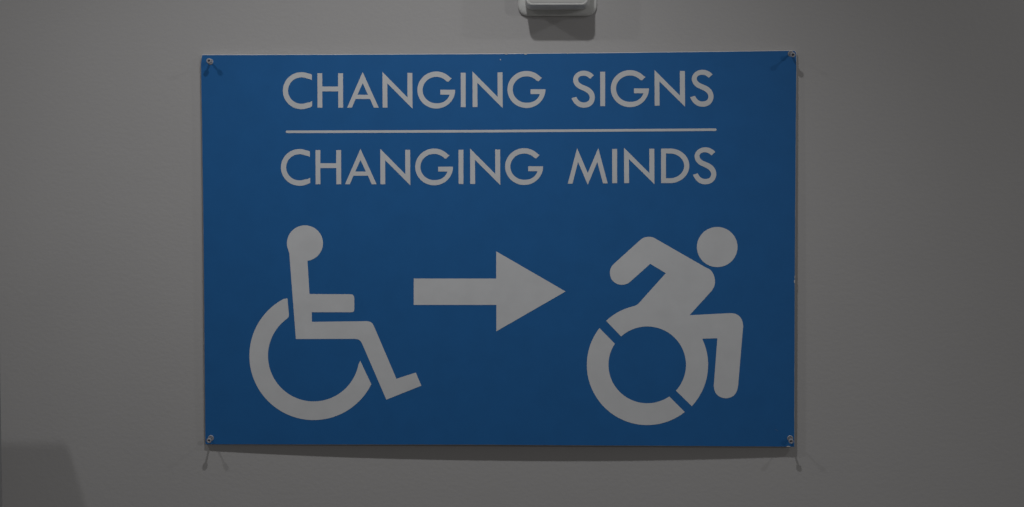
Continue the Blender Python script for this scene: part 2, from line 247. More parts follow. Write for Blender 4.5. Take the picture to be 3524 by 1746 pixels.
('G', [[(-71.69,146.23),(-73.93,147.23),(-75.52,148.82),(-77.24,150.29),(-79.07,151.63),(-81.01,152.82),(-83.04,153.86),(-85.14,154.74),(-87.31,155.46),(-89.53,156.02),(-91.79,156.4),(-94.08,156.61),(-96.37,156.64),(-98.66,156.5),(-100.93,156.18),(-103.17,155.7),(-105.37,155.04),(-107.5,154.22),(-109.56,153.24),(-111.54,152.1),(-113.41,150.82),(-115.18,149.4),(-116.82,147.85),(-118.34,146.18),(-119.71,144.4),(-120.94,142.52),(-122,140.55),(-122.91,138.5),(-123.64,136.4),(-124.21,134.24),(-124.59,132.05),(-124.8,129.83),(-124.82,127.61),(-124.66,125.39),(-124.33,123.19),(-123.81,121.03),(-123.12,118.91),(-122.26,116.84),(-121.24,114.86),(-120.05,112.95),(-118.72,111.14),(-117.24,109.44),(-115.62,107.86),(-113.89,106.4),(-112.04,105.08),(-110.09,103.91),(-108.05,102.89),(-105.93,102.03),(-103.75,101.33),(-101.52,100.8),(-99.25,100.44),(-96.96,100.26),(-94.66,100.25),(-92.37,100.41),(-90.1,100.75),(-87.87,101.27),(-85.68,101.95),(-83.56,102.79),(-81.51,103.8),(-79.55,104.95),(-77.69,106.26),(-75.94,107.7),(-74.32,109.26),(-72.82,110.95),(-71.47,112.75),(-70.27,114.64),(-69.23,116.62),(-68.35,118.67),(-67.64,120.78),(-67.1,122.94),(-66.74,125.14),(-66.56,127.35),(-66.54,128.68),(-89.38,128.77),(-89.41,121.37),(-75.11,121.32),(-75.44,120.43),(-75.92,119.16),(-76.52,117.88),(-77.23,116.72),(-78.05,115.56),(-78.98,114.45),(-80.03,113.41),(-81.18,112.43),(-82.39,111.54),(-83.65,110.76),(-84.97,110.07),(-86.33,109.49),(-87.75,109.05),(-89.22,108.72),(-90.7,108.47),(-92.31,108.33),(-93.93,108.27),(-95.76,108.23),(-97.67,108.32),(-99.56,108.58),(-101.42,108.99),(-103.23,109.56),(-104.98,110.29),(-106.66,111.17),(-108.24,112.18),(-109.72,113.33),(-111.09,114.6),(-112.33,115.98),(-113.44,117.47),(-114.4,119.04),(-115.2,120.69),(-115.85,122.41),(-116.33,124.17),(-116.64,125.96),(-116.78,127.78),(-116.75,129.6),(-116.55,131.41),(-116.17,133.19),(-115.63,134.94),(-114.92,136.63),(-114.06,138.25),(-113.05,139.8),(-111.89,141.25),(-110.6,142.59),(-109.19,143.82),(-107.67,144.92),(-106.05,145.88),(-104.35,146.7),(-102.57,147.38),(-100.74,147.89),(-98.87,148.25),(-96.97,148.44),(-95.07,148.48),(-93.16,148.34),(-91.28,148.04),(-89.43,147.59),(-87.64,146.97),(-85.91,146.2),(-84.26,145.29),(-82.7,144.24),(-81.25,143.06),(-79.92,141.76),(-77.03,140.93)]]),
('I', [[(-57.93,154.51),(-50.34,154.47),(-50.56,102.06),(-57.98,102.09)]]),
('N', [[(-40.02,102.12),(-40.07,156.4),(-1.49,117.44),(-1.54,154.77),(6.12,154.74),(6.21,100.24),(-32.63,139.03),(-32.51,102.09)]]),
('G', [[(66.75,146.17),(64.51,147.16),(62.91,148.76),(61.19,150.22),(59.36,151.55),(57.42,152.74),(55.4,153.78),(53.29,154.66),(51.13,155.38),(48.9,155.93),(46.65,156.31),(44.36,156.51),(42.07,156.55),(39.79,156.41),(37.52,156.09),(35.28,155.61),(33.09,154.95),(30.96,154.13),(28.91,153.15),(26.94,152.02),(25.07,150.74),(23.31,149.33),(21.67,147.78),(20.16,146.11),(18.79,144.34),(17.57,142.46),(16.51,140.5),(15.61,138.46),(14.88,136.36),(14.33,134.21),(13.95,132.02),(13.75,129.81),(13.73,127.6),(13.89,125.39),(14.23,123.19),(14.75,121.03),(15.44,118.92),(16.3,116.86),(17.33,114.88),(18.52,112.98),(19.86,111.18),(21.34,109.48),(22.95,107.9),(24.69,106.45),(26.54,105.14),(28.49,103.97),(30.53,102.95),(32.64,102.09),(34.82,101.39),(37.05,100.86),(39.32,100.51),(41.6,100.32),(43.9,100.32),(46.18,100.48),(48.45,100.82),(50.68,101.33),(52.86,102.01),(54.98,102.85),(57.03,103.85),(58.98,105.01),(60.84,106.31),(62.58,107.74),(64.2,109.31),(65.69,110.99),(67.04,112.78),(68.23,114.67),(69.27,116.64),(70.15,118.69),(70.85,120.8),(71.38,122.95),(71.74,125.14),(71.91,127.35),(71.93,128.67),(49.11,128.76),(49.1,121.38),(63.38,121.33),(63.06,120.44),(62.58,119.17),(61.98,117.9),(61.28,116.74),(60.46,115.58),(59.53,114.48),(58.49,113.44),(57.34,112.46),(56.13,111.58),(54.87,110.79),(53.56,110.11),(52.2,109.53),(50.78,109.09),(49.31,108.76),(47.84,108.52),(46.23,108.37),(44.61,108.31),(42.79,108.28),(40.88,108.37),(38.99,108.62),(37.13,109.03),(35.32,109.61),(33.57,110.33),(31.9,111.2),(30.31,112.22),(28.83,113.36),(27.46,114.63),(26.22,116.01),(25.11,117.49),(24.15,119.06),(23.34,120.7),(22.69,122.41),(22.21,124.17),(21.89,125.96),(21.75,127.77),(21.78,129.58),(21.98,131.39),(22.35,133.17),(22.89,134.91),(23.59,136.59),(24.45,138.21),(25.46,139.75),(26.61,141.19),(27.89,142.53),(29.3,143.76),(30.81,144.86),(32.43,145.82),(34.13,146.64),(35.9,147.31),(37.72,147.83),(39.59,148.18),(41.49,148.38),(43.39,148.41),(45.3,148.27),(47.18,147.98),(49.02,147.52),(50.82,146.91),(52.55,146.14),(54.2,145.23),(55.75,144.19),(57.21,143.01),(58.54,141.71),(61.43,140.88)]]),
('M', [[(109.72,102.02),(124.1,156.31),(140.29,118.28),(156.47,156.17),(170.8,102.23),(163.56,102.26),(154.9,134.98),(140.27,100.26),(125.41,135.1),(116.97,102)]]),
('I', [[(177.58,154.82),(185.16,154.79),(185.13,102.6),(177.71,102.62)]]),
('N', [[(195.91,102.56),(195.67,156.62),(234.4,117.83),(234.22,155.01),(241.89,154.98),(242.16,100.7),(203.17,139.33),(203.42,102.54)]]),
('D', [[(252.21,154.98),(266.13,155.13),(268.41,155.04),(270.68,154.79),(272.92,154.38),(275.11,153.81),(277.26,153.09),(279.33,152.21),(281.32,151.19),(283.22,150.04),(285.01,148.75),(286.69,147.34),(288.24,145.82),(289.66,144.19),(290.92,142.47),(292.04,140.66),(293,138.78),(293.79,136.84),(294.41,134.85),(294.86,132.82),(295.13,130.77),(295.22,128.7),(295.13,126.63),(294.87,124.58),(294.42,122.56),(293.81,120.57),(293.02,118.63),(292.06,116.76),(290.95,114.96),(289.68,113.24),(288.27,111.62),(286.72,110.11),(285.05,108.71),(283.25,107.43),(281.36,106.29),(279.36,105.29),(277.29,104.43),(275.15,103.72),(272.95,103.16),(270.71,102.77),(268.44,102.53),(266.16,102.46),(252.23,102.51)],
 [(259.64,147.62),(265.62,147.6),(267.75,147.5),(269.86,147.22),(271.93,146.76),(273.94,146.13),(275.87,145.33),(277.71,144.37),(279.42,143.26),(281,142.01),(282.44,140.63),(283.71,139.13),(284.81,137.54),(285.72,135.86),(286.44,134.11),(286.96,132.31),(287.28,130.48),(287.39,128.62),(287.28,126.77),(286.97,124.94),(286.45,123.14),(285.74,121.4),(284.82,119.73),(283.73,118.14),(282.46,116.65),(281.02,115.28),(279.44,114.04),(277.73,112.94),(275.9,112),(273.97,111.21),(271.96,110.59),(269.88,110.15),(267.77,109.88),(265.64,109.8),(259.65,109.82)]]),
('S', [[(334.76,149.55),(334.09,150.31),(333.1,151.4),(331.97,152.44),(330.7,153.35),(329.27,154.2),(327.85,154.93),(326.48,155.51),(325.12,155.95),(323.73,156.29),(322.32,156.54),(320.9,156.69),(319.4,156.72),(317.79,156.65),(316.11,156.47),(314.46,156.12),(312.86,155.6),(311.3,154.91),(309.83,154.08),(308.43,153.07),(307.13,151.92),(306.02,150.69),(305.12,149.36),(304.4,147.95),(303.86,146.57),(303.49,145.25),(303.29,143.96),(303.24,142.65),(303.33,141.32),(303.56,139.98),(303.97,138.62),(304.54,137.25),(305.27,135.87),(306.24,134.48),(307.47,133.06),(308.93,131.64),(310.57,130.34),(312.48,129.23),(314.56,128.24),(316.55,127.33),(318.37,126.5),(320.1,125.75),(321.71,124.93),(323.23,123.99),(324.64,122.99),(325.83,121.92),(326.76,120.77),(327.48,119.55),(328,118.41),(328.34,117.4),(328.5,116.46),(328.52,115.51),(328.42,114.53),(328.17,113.55),(327.81,112.63),(327.3,111.76),(326.67,110.95),(325.95,110.26),(325.16,109.71),(324.27,109.27),(323.28,108.92),(322.14,108.66),(320.91,108.48),(319.67,108.42),(318.45,108.48),(317.23,108.66),(316.06,108.95),(314.97,109.35),(313.94,109.87),(312.97,110.51),(312.06,111.28),(311.21,112.17),(310.39,113.2),(309.49,114.57),(308.62,116.07),(308.01,117.13),(300.8,114.99),(301.23,113.96),(301.88,112.47),(302.66,110.96),(303.58,109.48),(304.64,107.98),(305.76,106.61),(306.88,105.45),(308.07,104.43),(309.37,103.5),(310.81,102.62),(312.36,101.83),(314.01,101.21),(315.77,100.77),(317.63,100.49),(319.47,100.36),(321.28,100.4),(323.08,100.59),(324.83,100.97),(326.55,101.54),(328.23,102.3),(329.78,103.22),(331.19,104.3),(332.48,105.55),(333.58,106.93),(334.48,108.5),(335.2,110.2),(335.74,111.88),(336.12,113.43),(336.33,114.94),(336.35,116.52),(336.19,118.22),(335.84,119.98),(335.31,121.68),(334.61,123.32),(333.73,124.89),(332.73,126.34),(331.63,127.63),(330.42,128.8),(329.12,129.86),(327.76,130.81),(326.32,131.66),(324.79,132.46),(323.11,133.21),(321.35,133.92),(319.64,134.64),(317.99,135.38),(316.4,136.13),(315,136.93),(313.81,137.83),(312.8,138.78),(312.01,139.73),(311.45,140.66),(311.09,141.58),(310.87,142.41),(310.75,143.11),(310.75,143.73),(310.87,144.37),(311.09,145.1),(311.44,145.85),(311.89,146.54),(312.49,147.15),(313.19,147.71),(313.95,148.18),(314.76,148.54),(315.63,148.8),(316.53,149),(317.45,149.13),(318.41,149.2),(319.41,149.19),(320.49,149.11),(321.61,148.94),(322.71,148.66),(323.75,148.26),(324.78,147.75),(325.8,147.1),(326.95,146.19),(328.09,145.15),(328.89,144.41)]]),
]
DIVIDER = [[(-323.77,185.57),(-272.87,185.37),(-137.56,185.06),(-25.57,184.83),(85.85,184.99),(174.67,185.11),(263.26,185.29),(334.77,185.52),(335.73,185.25),(336.43,184.55),(336.69,183.58),(336.44,182.62),(335.73,181.92),(334.77,181.67),(263.26,181.44),(174.67,181.25),(85.85,181.13),(-25.59,180.96),(-137.58,181.18),(-272.9,181.47),(-323.81,181.67),(-324.79,181.94),(-325.51,182.66),(-325.77,183.63),(-325.49,184.61),(-324.76,185.32)]]
ARROW = [[(-128.1,-43.38),(-0.6,-43.41),(-0.45,-1.57),(106.04,-63.33),(-0.66,-124.81),(-0.51,-84.08),(-128.33,-84.17)]]
SEATED_BODY = [[(-321.83,-4.25),(-312.73,-137.51),(-220.89,-136.96),(-215.11,-137.73),(-211.45,-140.34),(-208.85,-144.78),(-171.88,-231.38),(-117.18,-209.38),(-125.7,-189),(-155.91,-198.8),(-190.26,-117.53),(-192.6,-113.09),(-195.99,-110.49),(-200.97,-109.45),(-287.37,-110.69),(-287.24,-95.76),(-225.31,-95.64),(-222.68,-95.11),(-221.09,-93.28),(-220.81,-90.93),(-220.68,-73.95),(-221.45,-70.55),(-223.53,-68.21),(-226.94,-67.69),(-290.69,-67.5),(-293.42,-16.79),(-293.42,-16),(-290.31,-15.39),(-287.28,-14.45),(-284.39,-13.18),(-281.65,-11.6),(-279.11,-9.73),(-276.79,-7.6),(-274.73,-5.23),(-272.96,-2.65),(-271.49,0.1),(-270.34,3),(-269.53,6.01),(-269.06,9.08),(-268.95,12.17),(-269.2,15.26),(-269.79,18.3),(-270.73,21.26),(-272,24.09),(-273.59,26.76),(-275.47,29.24),(-277.63,31.49),(-280.03,33.49),(-282.64,35.21),(-285.44,36.64),(-288.39,37.74),(-291.44,38.52),(-294.57,38.95),(-297.74,39.04),(-300.89,38.78),(-304,38.18),(-307.02,37.24),(-309.92,35.97),(-312.66,34.4),(-315.21,32.53),(-317.52,30.4),(-319.59,28.03),(-321.36,25.45),(-322.84,22.69),(-323.99,19.79),(-324.81,16.78),(-325.27,13.71),(-325.38,10.6),(-325.14,7.51),(-324.54,4.46),(-323.6,1.51),(-322.85,-0.59)]]
SEATED_WHEEL = [[(-331.16,-75.03),(-335.93,-77.67),(-340.56,-80.56),(-345.03,-83.7),(-349.33,-87.06),(-353.44,-90.65),(-357.35,-94.45),(-361.06,-98.45),(-364.55,-102.65),(-367.81,-107.02),(-370.82,-111.56),(-373.6,-116.25),(-376.11,-121.08),(-378.36,-126.03),(-380.34,-131.1),(-382.04,-136.26),(-383.46,-141.5),(-384.59,-146.8),(-385.44,-152.16),(-385.99,-157.55),(-386.25,-162.96),(-386.22,-168.37),(-385.89,-173.77),(-385.26,-179.14),(-384.35,-184.46),(-383.14,-189.73),(-381.65,-194.92),(-379.88,-200.01),(-377.83,-205.01),(-375.51,-209.88),(-372.93,-214.61),(-370.09,-219.2),(-367,-223.62),(-363.68,-227.87),(-360.12,-231.93),(-356.35,-235.8),(-352.37,-239.45),(-348.2,-242.88),(-343.84,-246.08),(-339.31,-249.03),(-334.62,-251.74),(-329.8,-254.19),(-324.84,-256.38),(-319.77,-258.3),(-314.59,-259.94),(-309.34,-261.3),(-304.01,-262.37),(-298.63,-263.16),(-293.22,-263.66),(-287.78,-263.86),(-282.33,-263.78),(-276.9,-263.4),(-271.49,-262.73),(-266.12,-261.78),(-260.81,-260.54),(-255.57,-259.02),(-250.42,-257.22),(-245.37,-255.16),(-240.44,-252.82),(-235.64,-250.23),(-230.99,-247.39),(-226.49,-244.3),(-222.17,-240.99),(-218.03,-237.45),(-214.09,-233.69),(-210.35,-229.74),(-206.83,-225.59),(-203.54,-221.26),(-200.49,-216.77),(-197.68,-212.13),(-195.12,-207.34),(-212.2,-170.98),(-215,-176.87),(-216.07,-181.37),(-217.43,-185.8),(-219.08,-190.13),(-221,-194.36),(-223.2,-198.45),(-225.66,-202.4),(-228.36,-206.19),(-231.31,-209.79),(-234.49,-213.21),(-237.88,-216.41),(-241.47,-219.39),(-245.24,-222.14),(-249.19,-224.64),(-253.29,-226.88),(-257.52,-228.86),(-261.87,-230.56),(-266.32,-231.98),(-270.85,-233.11),(-275.44,-233.94),(-280.08,-234.48),(-284.73,-234.72),(-289.39,-234.66),(-294.03,-234.3),(-298.64,-233.64),(-303.19,-232.68),(-307.66,-231.43),(-312.04,-229.89),(-316.3,-228.07),(-320.44,-225.98),(-324.42,-223.63),(-328.24,-221.01),(-331.88,-218.16),(-335.32,-215.07),(-338.55,-211.77),(-341.55,-208.26),(-344.31,-204.56),(-346.82,-200.69),(-349.07,-196.66),(-351.05,-192.49),(-352.75,-188.2),(-354.16,-183.8),(-355.28,-179.32),(-356.1,-174.77),(-356.63,-170.18),(-356.85,-165.56),(-356.76,-160.92),(-356.37,-156.3),(-355.68,-151.72),(-354.7,-147.18),(-353.41,-142.71),(-351.84,-138.33),(-349.99,-134.06),(-347.86,-129.92),(-345.47,-125.92),(-342.83,-122.07),(-339.94,-118.41),(-336.82,-114.93),(-333.48,-111.66),(-329.94,-108.61),(-326.21,-105.8),(-323.79,-102.92),(-323.22,-98.98),(-325.37,-74.09),(-328.03,-74.62)]]
LEANING_BODY = [[(219.63,14.76),(220.69,15.59),(222.22,16.79),(223.97,18.04),(225.71,18.99),(227.44,19.56),(229.27,19.94),(231.11,20.17),(232.84,20.3),(234.45,20.34),(235.98,20.27),(237.46,20.08),(238.92,19.75),(240.47,19.17),(242.07,18.39),(243.48,17.62),(244.47,17.09),(320.03,-26.52),(321.41,-27.16),(323.41,-28.07),(325.57,-29.2),(327.43,-30.51),(328.92,-32.03),(330.27,-33.76),(331.46,-35.66),(332.45,-37.68),(333.26,-39.87),(333.9,-42.24),(334.34,-44.65),(334.58,-46.96),(334.61,-49.17),(334.44,-51.34),(334.08,-53.44),(333.54,-55.45),(332.67,-57.5),(331.5,-59.56),(330.37,-61.35),(329.59,-62.6),(295.83,-100.01),(357.39,-96.89),(358.73,-96.96),(360.66,-97.06),(362.8,-97.27),(364.79,-97.69),(366.6,-98.35),(368.4,-99.19),(370.12,-100.21),(371.66,-101.42),(373.02,-102.82),(374.24,-104.43),(375.3,-106.18),(376.17,-108.06),(376.81,-110.31),(377.25,-112.86),(377.55,-115.21),(377.77,-116.83),(370.35,-207.84),(370.02,-209.67),(369.57,-212.3),(368.92,-215.17),(368,-217.7),(366.79,-219.85),(365.34,-221.88),(363.64,-223.7),(361.66,-225.17),(359.29,-226.3),(356.58,-227.14),(353.76,-227.66),(351.09,-227.84),(348.55,-227.65),(346.05,-227.11),(343.69,-226.26),(341.55,-225.17),(339.64,-223.79),(337.9,-222.1),(336.4,-220.22),(335.18,-218.24),(334.3,-215.91),(333.72,-213.27),(333.33,-210.85),(333.05,-209.17),(338.45,-135.4),(315.71,-136.18),(316.07,-138.04),(317.85,-142.24),(319.42,-146.52),(320.78,-150.87),(321.93,-155.29),(322.86,-159.75),(323.57,-164.25),(324.06,-168.79),(324.33,-173.34),(324.37,-177.9),(324.2,-182.46),(323.8,-187),(323.17,-191.52),(322.33,-196.01),(321.27,-200.44),(320,-204.82),(318.51,-209.14),(316.82,-213.37),(314.91,-217.52),(312.81,-221.57),(310.51,-225.52),(308.03,-229.35),(305.35,-233.05),(302.5,-236.61),(299.48,-240.04),(275.17,-216.17),(277.82,-213.03),(280.25,-209.72),(282.44,-206.26),(284.38,-202.65),(286.07,-198.91),(287.5,-195.07),(288.65,-191.14),(289.53,-187.13),(290.13,-183.08),(290.45,-179),(290.49,-174.9),(290.24,-170.81),(289.7,-166.75),(288.89,-162.74),(287.8,-158.79),(286.44,-154.93),(284.82,-151.17),(282.94,-147.53),(280.81,-144.03),(278.44,-140.68),(275.85,-137.51),(273.04,-134.52),(270.03,-131.73),(266.84,-129.16),(263.48,-126.81),(259.96,-124.7),(256.3,-122.84),(252.53,-121.23),(248.65,-119.89),(244.69,-118.82),(240.66,-118.02),(236.58,-117.5),(232.49,-117.27),(228.38,-117.32),(224.29,-117.65),(220.22,-118.26),(216.22,-119.15),(212.28,-120.32),(208.43,-121.75),(204.69,-123.45),(201.08,-125.4),(197.61,-127.59),(194.3,-130.02),(191.16,-132.68),(168.12,-108.53),(171.19,-105.8),(174.38,-103.21),(177.68,-100.76),(181.08,-98.46),(184.58,-96.31),(188.17,-94.32),(191.85,-92.49),(195.6,-90.83),(199.42,-89.34),(203.3,-88.02),(207.24,-86.87),(211.23,-85.9),(214.33,-84.52),(216.98,-82.93),(259.55,-35.43),(235.76,-21.07),(206.39,-47.3),(205.41,-48.13),(204.01,-49.33),(202.35,-50.57),(200.57,-51.55),(198.64,-52.22),(196.51,-52.74),(194.3,-53.06),(192.1,-53.13),(189.89,-52.97),(187.64,-52.6),(185.44,-51.96),(183.36,-51),(181.34,-49.67),(179.37,-48.02),(177.6,-46.13),(176.21,-44.08),(175.23,-41.78),(174.59,-39.23),(174.23,-36.64),(174.1,-34.25),(174.21,-32.08),(174.6,-30.02),(175.19,-28.08),(175.96,-26.28),(177.06,-24.54),(178.46,-22.87),(179.8,-21.45),(180.73,-20.45)]]
LEANING_HEAD = [[(368.9,4.36),(368.65,0.35),(367.87,-3.58),(366.57,-7.38),(364.79,-10.98),(362.54,-14.32),(359.88,-17.34),(356.83,-19.98),(353.47,-22.21),(349.83,-23.98),(346,-25.26),(342.02,-26.04),(337.98,-26.29),(333.93,-26.02),(329.95,-25.23),(326.1,-23.93),(322.46,-22.14),(319.09,-19.9),(316.03,-17.25),(313.35,-14.22),(311.1,-10.87),(309.3,-7.26),(307.99,-3.45),(307.19,0.49),(306.92,4.5),(307.18,8.51),(307.97,12.45),(309.27,16.25),(311.05,19.85),(313.3,23.18),(315.97,26.19),(319.02,28.83),(322.38,31.06),(326.01,32.82),(329.85,34.1),(333.82,34.88),(337.87,35.13),(341.91,34.85),(345.89,34.06),(349.72,32.76),(353.36,30.98),(356.73,28.74),(359.79,26.08),(362.46,23.06),(364.72,19.72),(366.52,16.11),(367.83,12.31),(368.63,8.37)]]
LEANING_WHEEL = [[(157.96,-119.68),(155.12,-123.56),(152.49,-127.58),(150.06,-131.73),(147.85,-136),(145.87,-140.38),(144.11,-144.86),(142.59,-149.42),(141.31,-154.06),(140.26,-158.76),(139.46,-163.51),(138.91,-168.29),(138.6,-173.09),(138.55,-177.91),(138.74,-182.72),(139.18,-187.51),(139.87,-192.28),(140.8,-197),(141.98,-201.67),(143.39,-206.28),(145.05,-210.8),(146.93,-215.23),(149.04,-219.55),(151.37,-223.76),(153.92,-227.85),(156.68,-231.79),(159.63,-235.59),(162.78,-239.22),(166.11,-242.69),(169.62,-245.98),(173.29,-249.09),(177.12,-251.99),(181.09,-254.7),(185.2,-257.19),(189.43,-259.47),(193.77,-261.52),(198.21,-263.35),(202.74,-264.94),(207.35,-266.29),(212.02,-267.4),(216.75,-268.27),(221.51,-268.89),(226.29,-269.26),(231.09,-269.38),(235.89,-269.25),(240.67,-268.87),(245.43,-268.25),(250.15,-267.38),(254.82,-266.26),(259.42,-264.9),(263.95,-263.31),(268.39,-261.48),(272.73,-259.43),(276.95,-257.15),(281.05,-254.65),(285.02,-251.95),(288.84,-249.05),(264.9,-225.16),(261.77,-227.18),(258.52,-228.99),(255.17,-230.6),(251.72,-232),(248.19,-233.18),(244.59,-234.13),(240.94,-234.86),(237.25,-235.36),(233.54,-235.63),(229.81,-235.66),(226.09,-235.47),(222.39,-235.04),(218.73,-234.38),(215.11,-233.49),(211.56,-232.38),(208.08,-231.04),(204.7,-229.5),(201.41,-227.74),(198.25,-225.78),(195.21,-223.63),(192.32,-221.3),(189.58,-218.78),(187,-216.1),(184.59,-213.27),(182.37,-210.28),(180.34,-207.17),(178.51,-203.94),(176.89,-200.59),(175.48,-197.16),(174.29,-193.64),(173.32,-190.05),(172.58,-186.41),(172.08,-182.73),(171.8,-179.03),(171.76,-175.32),(171.95,-171.61),(172.37,-167.92),(173.02,-164.26),(173.9,-160.66),(175.01,-157.11),(176.34,-153.64),(177.88,-150.27),(179.63,-146.99),(181.59,-143.83)]]
CHIPS = [[(11.83,301.7),(14.05,300.09),(17.17,299.93),(18.95,301.43)],
 [(41.65,301.49),(44.31,299.61),(46.98,299.46),(48.76,301.44)],
 [(107.39,301.39),(110.05,300.31),(112.72,301.36)],
 [(456.77,-39.09),(455.85,-40.87),(455.95,-43.09),(456.79,-43.98)],
 [(456.8,-45.32),(455.25,-47.1),(455.17,-49.76),(456.82,-51.99)],
 [(6.01,292.43),(6.9,292.96),(7.93,292.42),(7.79,291.4),(6.45,291.28)],
 [(-288.22,48.9),(-287.53,49.35),(-287.09,48.67),(-287.73,48.18)],
 [(426.91,-275.47),(428.69,-276.05),(431.81,-278.02),(431.94,-278.47),(429.14,-276.99),(426.91,-276.05)],
 [(444.35,-302.08),(447.46,-301.32),(450.13,-301.95),(450.58,-302.8),(444.8,-302.8)]]
PANEL_OUTLINE = [(-456.09,303.02),(-317.31,302.02),(-159.4,301.24),(3.36,300.74),(174.76,301.05),(351.52,302.16),(439.71,302.95),(454.48,303.06),(457.13,300.18),(457.85,278.8),(457.24,181.69),(456.7,71.03),(456.42,-39.98),(456.49,-173.72),(456.58,-302.71),(397.21,-302.27),(263.62,-301.54),(129.62,-301.15),(-5,-300.76),(-140.43,-301.13),(-322.69,-302.34),(-456.76,-303.34),(-457.9,-301.75),(-457.46,-175.74),(-456.93,5.82),(-457.08,96.17),(-457.49,208.75),(-458,271.64),(-458.15,289.59)]

# ------------------------------------------------------------------ the wall
bm = bmesh.new()
box(bm, (-3.2, 0.0, 0.0), (3.2, 0.12, 3.4))
wall = link('wall', bm, M['wall'])
wall['kind'] = 'structure'
wall['label'] = 'plain grey painted wall behind the sign with fine roller texture'

# ------------------------------------------------------------------ the sign
HALF_W, HALF_H = 0.4572, 0.3030
STAND = 0.0075                    # front face off the wall at the corners, on average

def bow(x, z):                    # the board bellies out between its four fixing pins
    u, v = x / HALF_W, z / HALF_H
    return 0.0015 * u + 0.007 * (1 - u * u) + 0.001 * (1 - v * v) - 0.0007 * (1 + v) * (1 + u)

def front(x, z, lift=0.0):        # sign-local point on the face of the board
    return Vector((x, -(STAND + bow(x, z) + lift), z))

sign = tag(empty('sign', (0, 0, SIGN_Z)),
           'large blue sign with white lettering and two wheelchair symbols, pinned to the grey wall', 'sign')

def cut_grid(bm, step):
    for ax in (0, 2):
        lo = min(v.co[ax] for v in bm.verts)
        hi = max(v.co[ax] for v in bm.verts)
        k = math.floor(lo / step) + 1
        while k * step < hi:
            n = Vector((0, 0, 0)); n[ax] = 1.0
            bmesh.ops.bisect_plane(bm, geom=bm.verts[:] + bm.edges[:] + bm.faces[:], plane_co=n * (k * step), plane_no=n, dist=1e-7)
            k += 1

def flat_shape(contours):
    """fill a set of outlines (mm) as one flat sheet in the x-z plane"""
    loops = [[Vector((x / 1000, z / 1000, 0)) for x, z in c] for c in contours]
    flat = [v for l in loops for v in l]
    tris = tessellate_polygon(loops)
    bm = bmesh.new()
    vs = [bm.verts.new((v.x, 0, v.y)) for v in flat]
    for t in tris:
        try:
            bm.faces.new([vs[i] for i in t])
        except ValueError:
            pass
    return bm

def printed_part(name, contours, mat, parent, lift):
    bm = flat_shape(contours)
    cut_grid(bm, 0.03)
    for v in bm.verts:
        v.co = front(v.co.x, v.co.z, lift)
    for f in bm.faces:
        f.normal_update()
        if f.normal.y > 0:
            f.normal_flip()
    return link(name, bm, mat, parent, smooth='keep')

# the board: printed face, a worn white bevel all round, then the edge and the back
def densify(pts, step=12.0):
    out = []
    for a, b in zip(pts, pts[1:] + pts[:1]):
        n = max(1, int(math.dist(a, b) / step))
        out += [(a[0] + (b[0] - a[0]) * i / n, a[1] + (b[1] - a[1]) * i / n) for i in range(n)]
    return out

rng = random.Random(4)
base_line = densify(PANEL_OUTLINE)
def inset(pts, d):
    out = []
    n = len(pts)
    for i in range(n):
        a, b = Vector(pts[i - 1]), Vector(pts[(i + 1) % n])
        t = (b - a).normalized()
        nrm = Vector((t.y, -t.x))            # outline runs clockwise: inward is to the right
        dd = d(i) if callable(d) else d
        out.append((pts[i][0] + nrm.x * dd, pts[i][1] + nrm.y * dd))
    return out
def bevel_width(i):               # the white core shows most along the top and right edges
    x, z = base_line[i]
    worn = max(0.0, min(1.0, (z - 295) / 3)) + 0.2 * max(0.0, min(1.0, (x - 452) / 2))
    return -(0.22 + 0.60 * min(1.0, worn))
outline = inset(base_line, bevel_width)
wear = [0.05 + 0.30 * rng.random() ** 3 * 0.6 for _ in base_line]
face_line = inset(base_line, lambda i: wear[i])
bm = flat_shape([face_line])
cut_grid(bm, 0.03)
for v in bm.verts:
    v.co = front(v.co.x, v.co.z)
for f in bm.faces:
    f.normal_update()
    if f.normal.y > 0:
        f.normal_flip()
panel = link('panel', bm, M['blue'], sign, smooth='keep')
panel['label'] = 'blue printed face of the board'

THICK = 0.0045
bm = bmesh.new()
rings = []
for pts, lift in ((face_line, -0.00003), (outline, -0.0006), (outline, -THICK), (inset(outline, 20.0), -THICK)):
    rings.append([bm.verts.new(front(x / 1000, z / 1000, lift)) for x, z in pts])
for a, b in zip(rings, rings[1:]):
    for i in range(len(a)):
        j = (i + 1) % len(a)
        bm.faces.new((a[i], a[j], b[j], b[i]))
edge = link('board_edge', bm, M['core'], panel)
edge['label'] = 'pale worn edge of the board'
bm = flat_shape([inset(outline, 0.3)])
cut_grid(bm, 0.03)
for v in bm.verts:
    v.co = front(v.co.x, v.co.z, -THICK + 0.0002)
link('board_back', bm, M['core'], panel)

LIFT = 0.00022
for ch, contours in LETTERS:
    printed_part('letter', contours, M['white'], sign, LIFT)
printed_part('divider_line', DIVIDER, M['white'], sign, LIFT)
arrow = printed_part('arrow', ARROW, M['white'], sign, LIFT)
seated = printed_part('wheelchair_symbol', SEATED_BODY, M['white'], sign, LIFT)
seated['label'] = 'upright seated wheelchair figure left of the arrow'
printed_part('wheel', SEATED_WHEEL, M['white'], seated, LIFT)
leaning = printed_part('wheelchair_symbol', LEANING_BODY, M['white'], sign, LIFT)
leaning['label'] = 'forward leaning wheelchair figure right of the arrow'
printed_part('head', LEANING_HEAD, M['white'], leaning, LIFT)
printed_part('wheel', LEANING_WHEEL, M['white'], leaning, LIFT)
for i, c in enumerate(CHIPS):
    printed_part('chip', [c], M['scuff'] if i in (6, 7) else M['core'], panel, 0.0004)

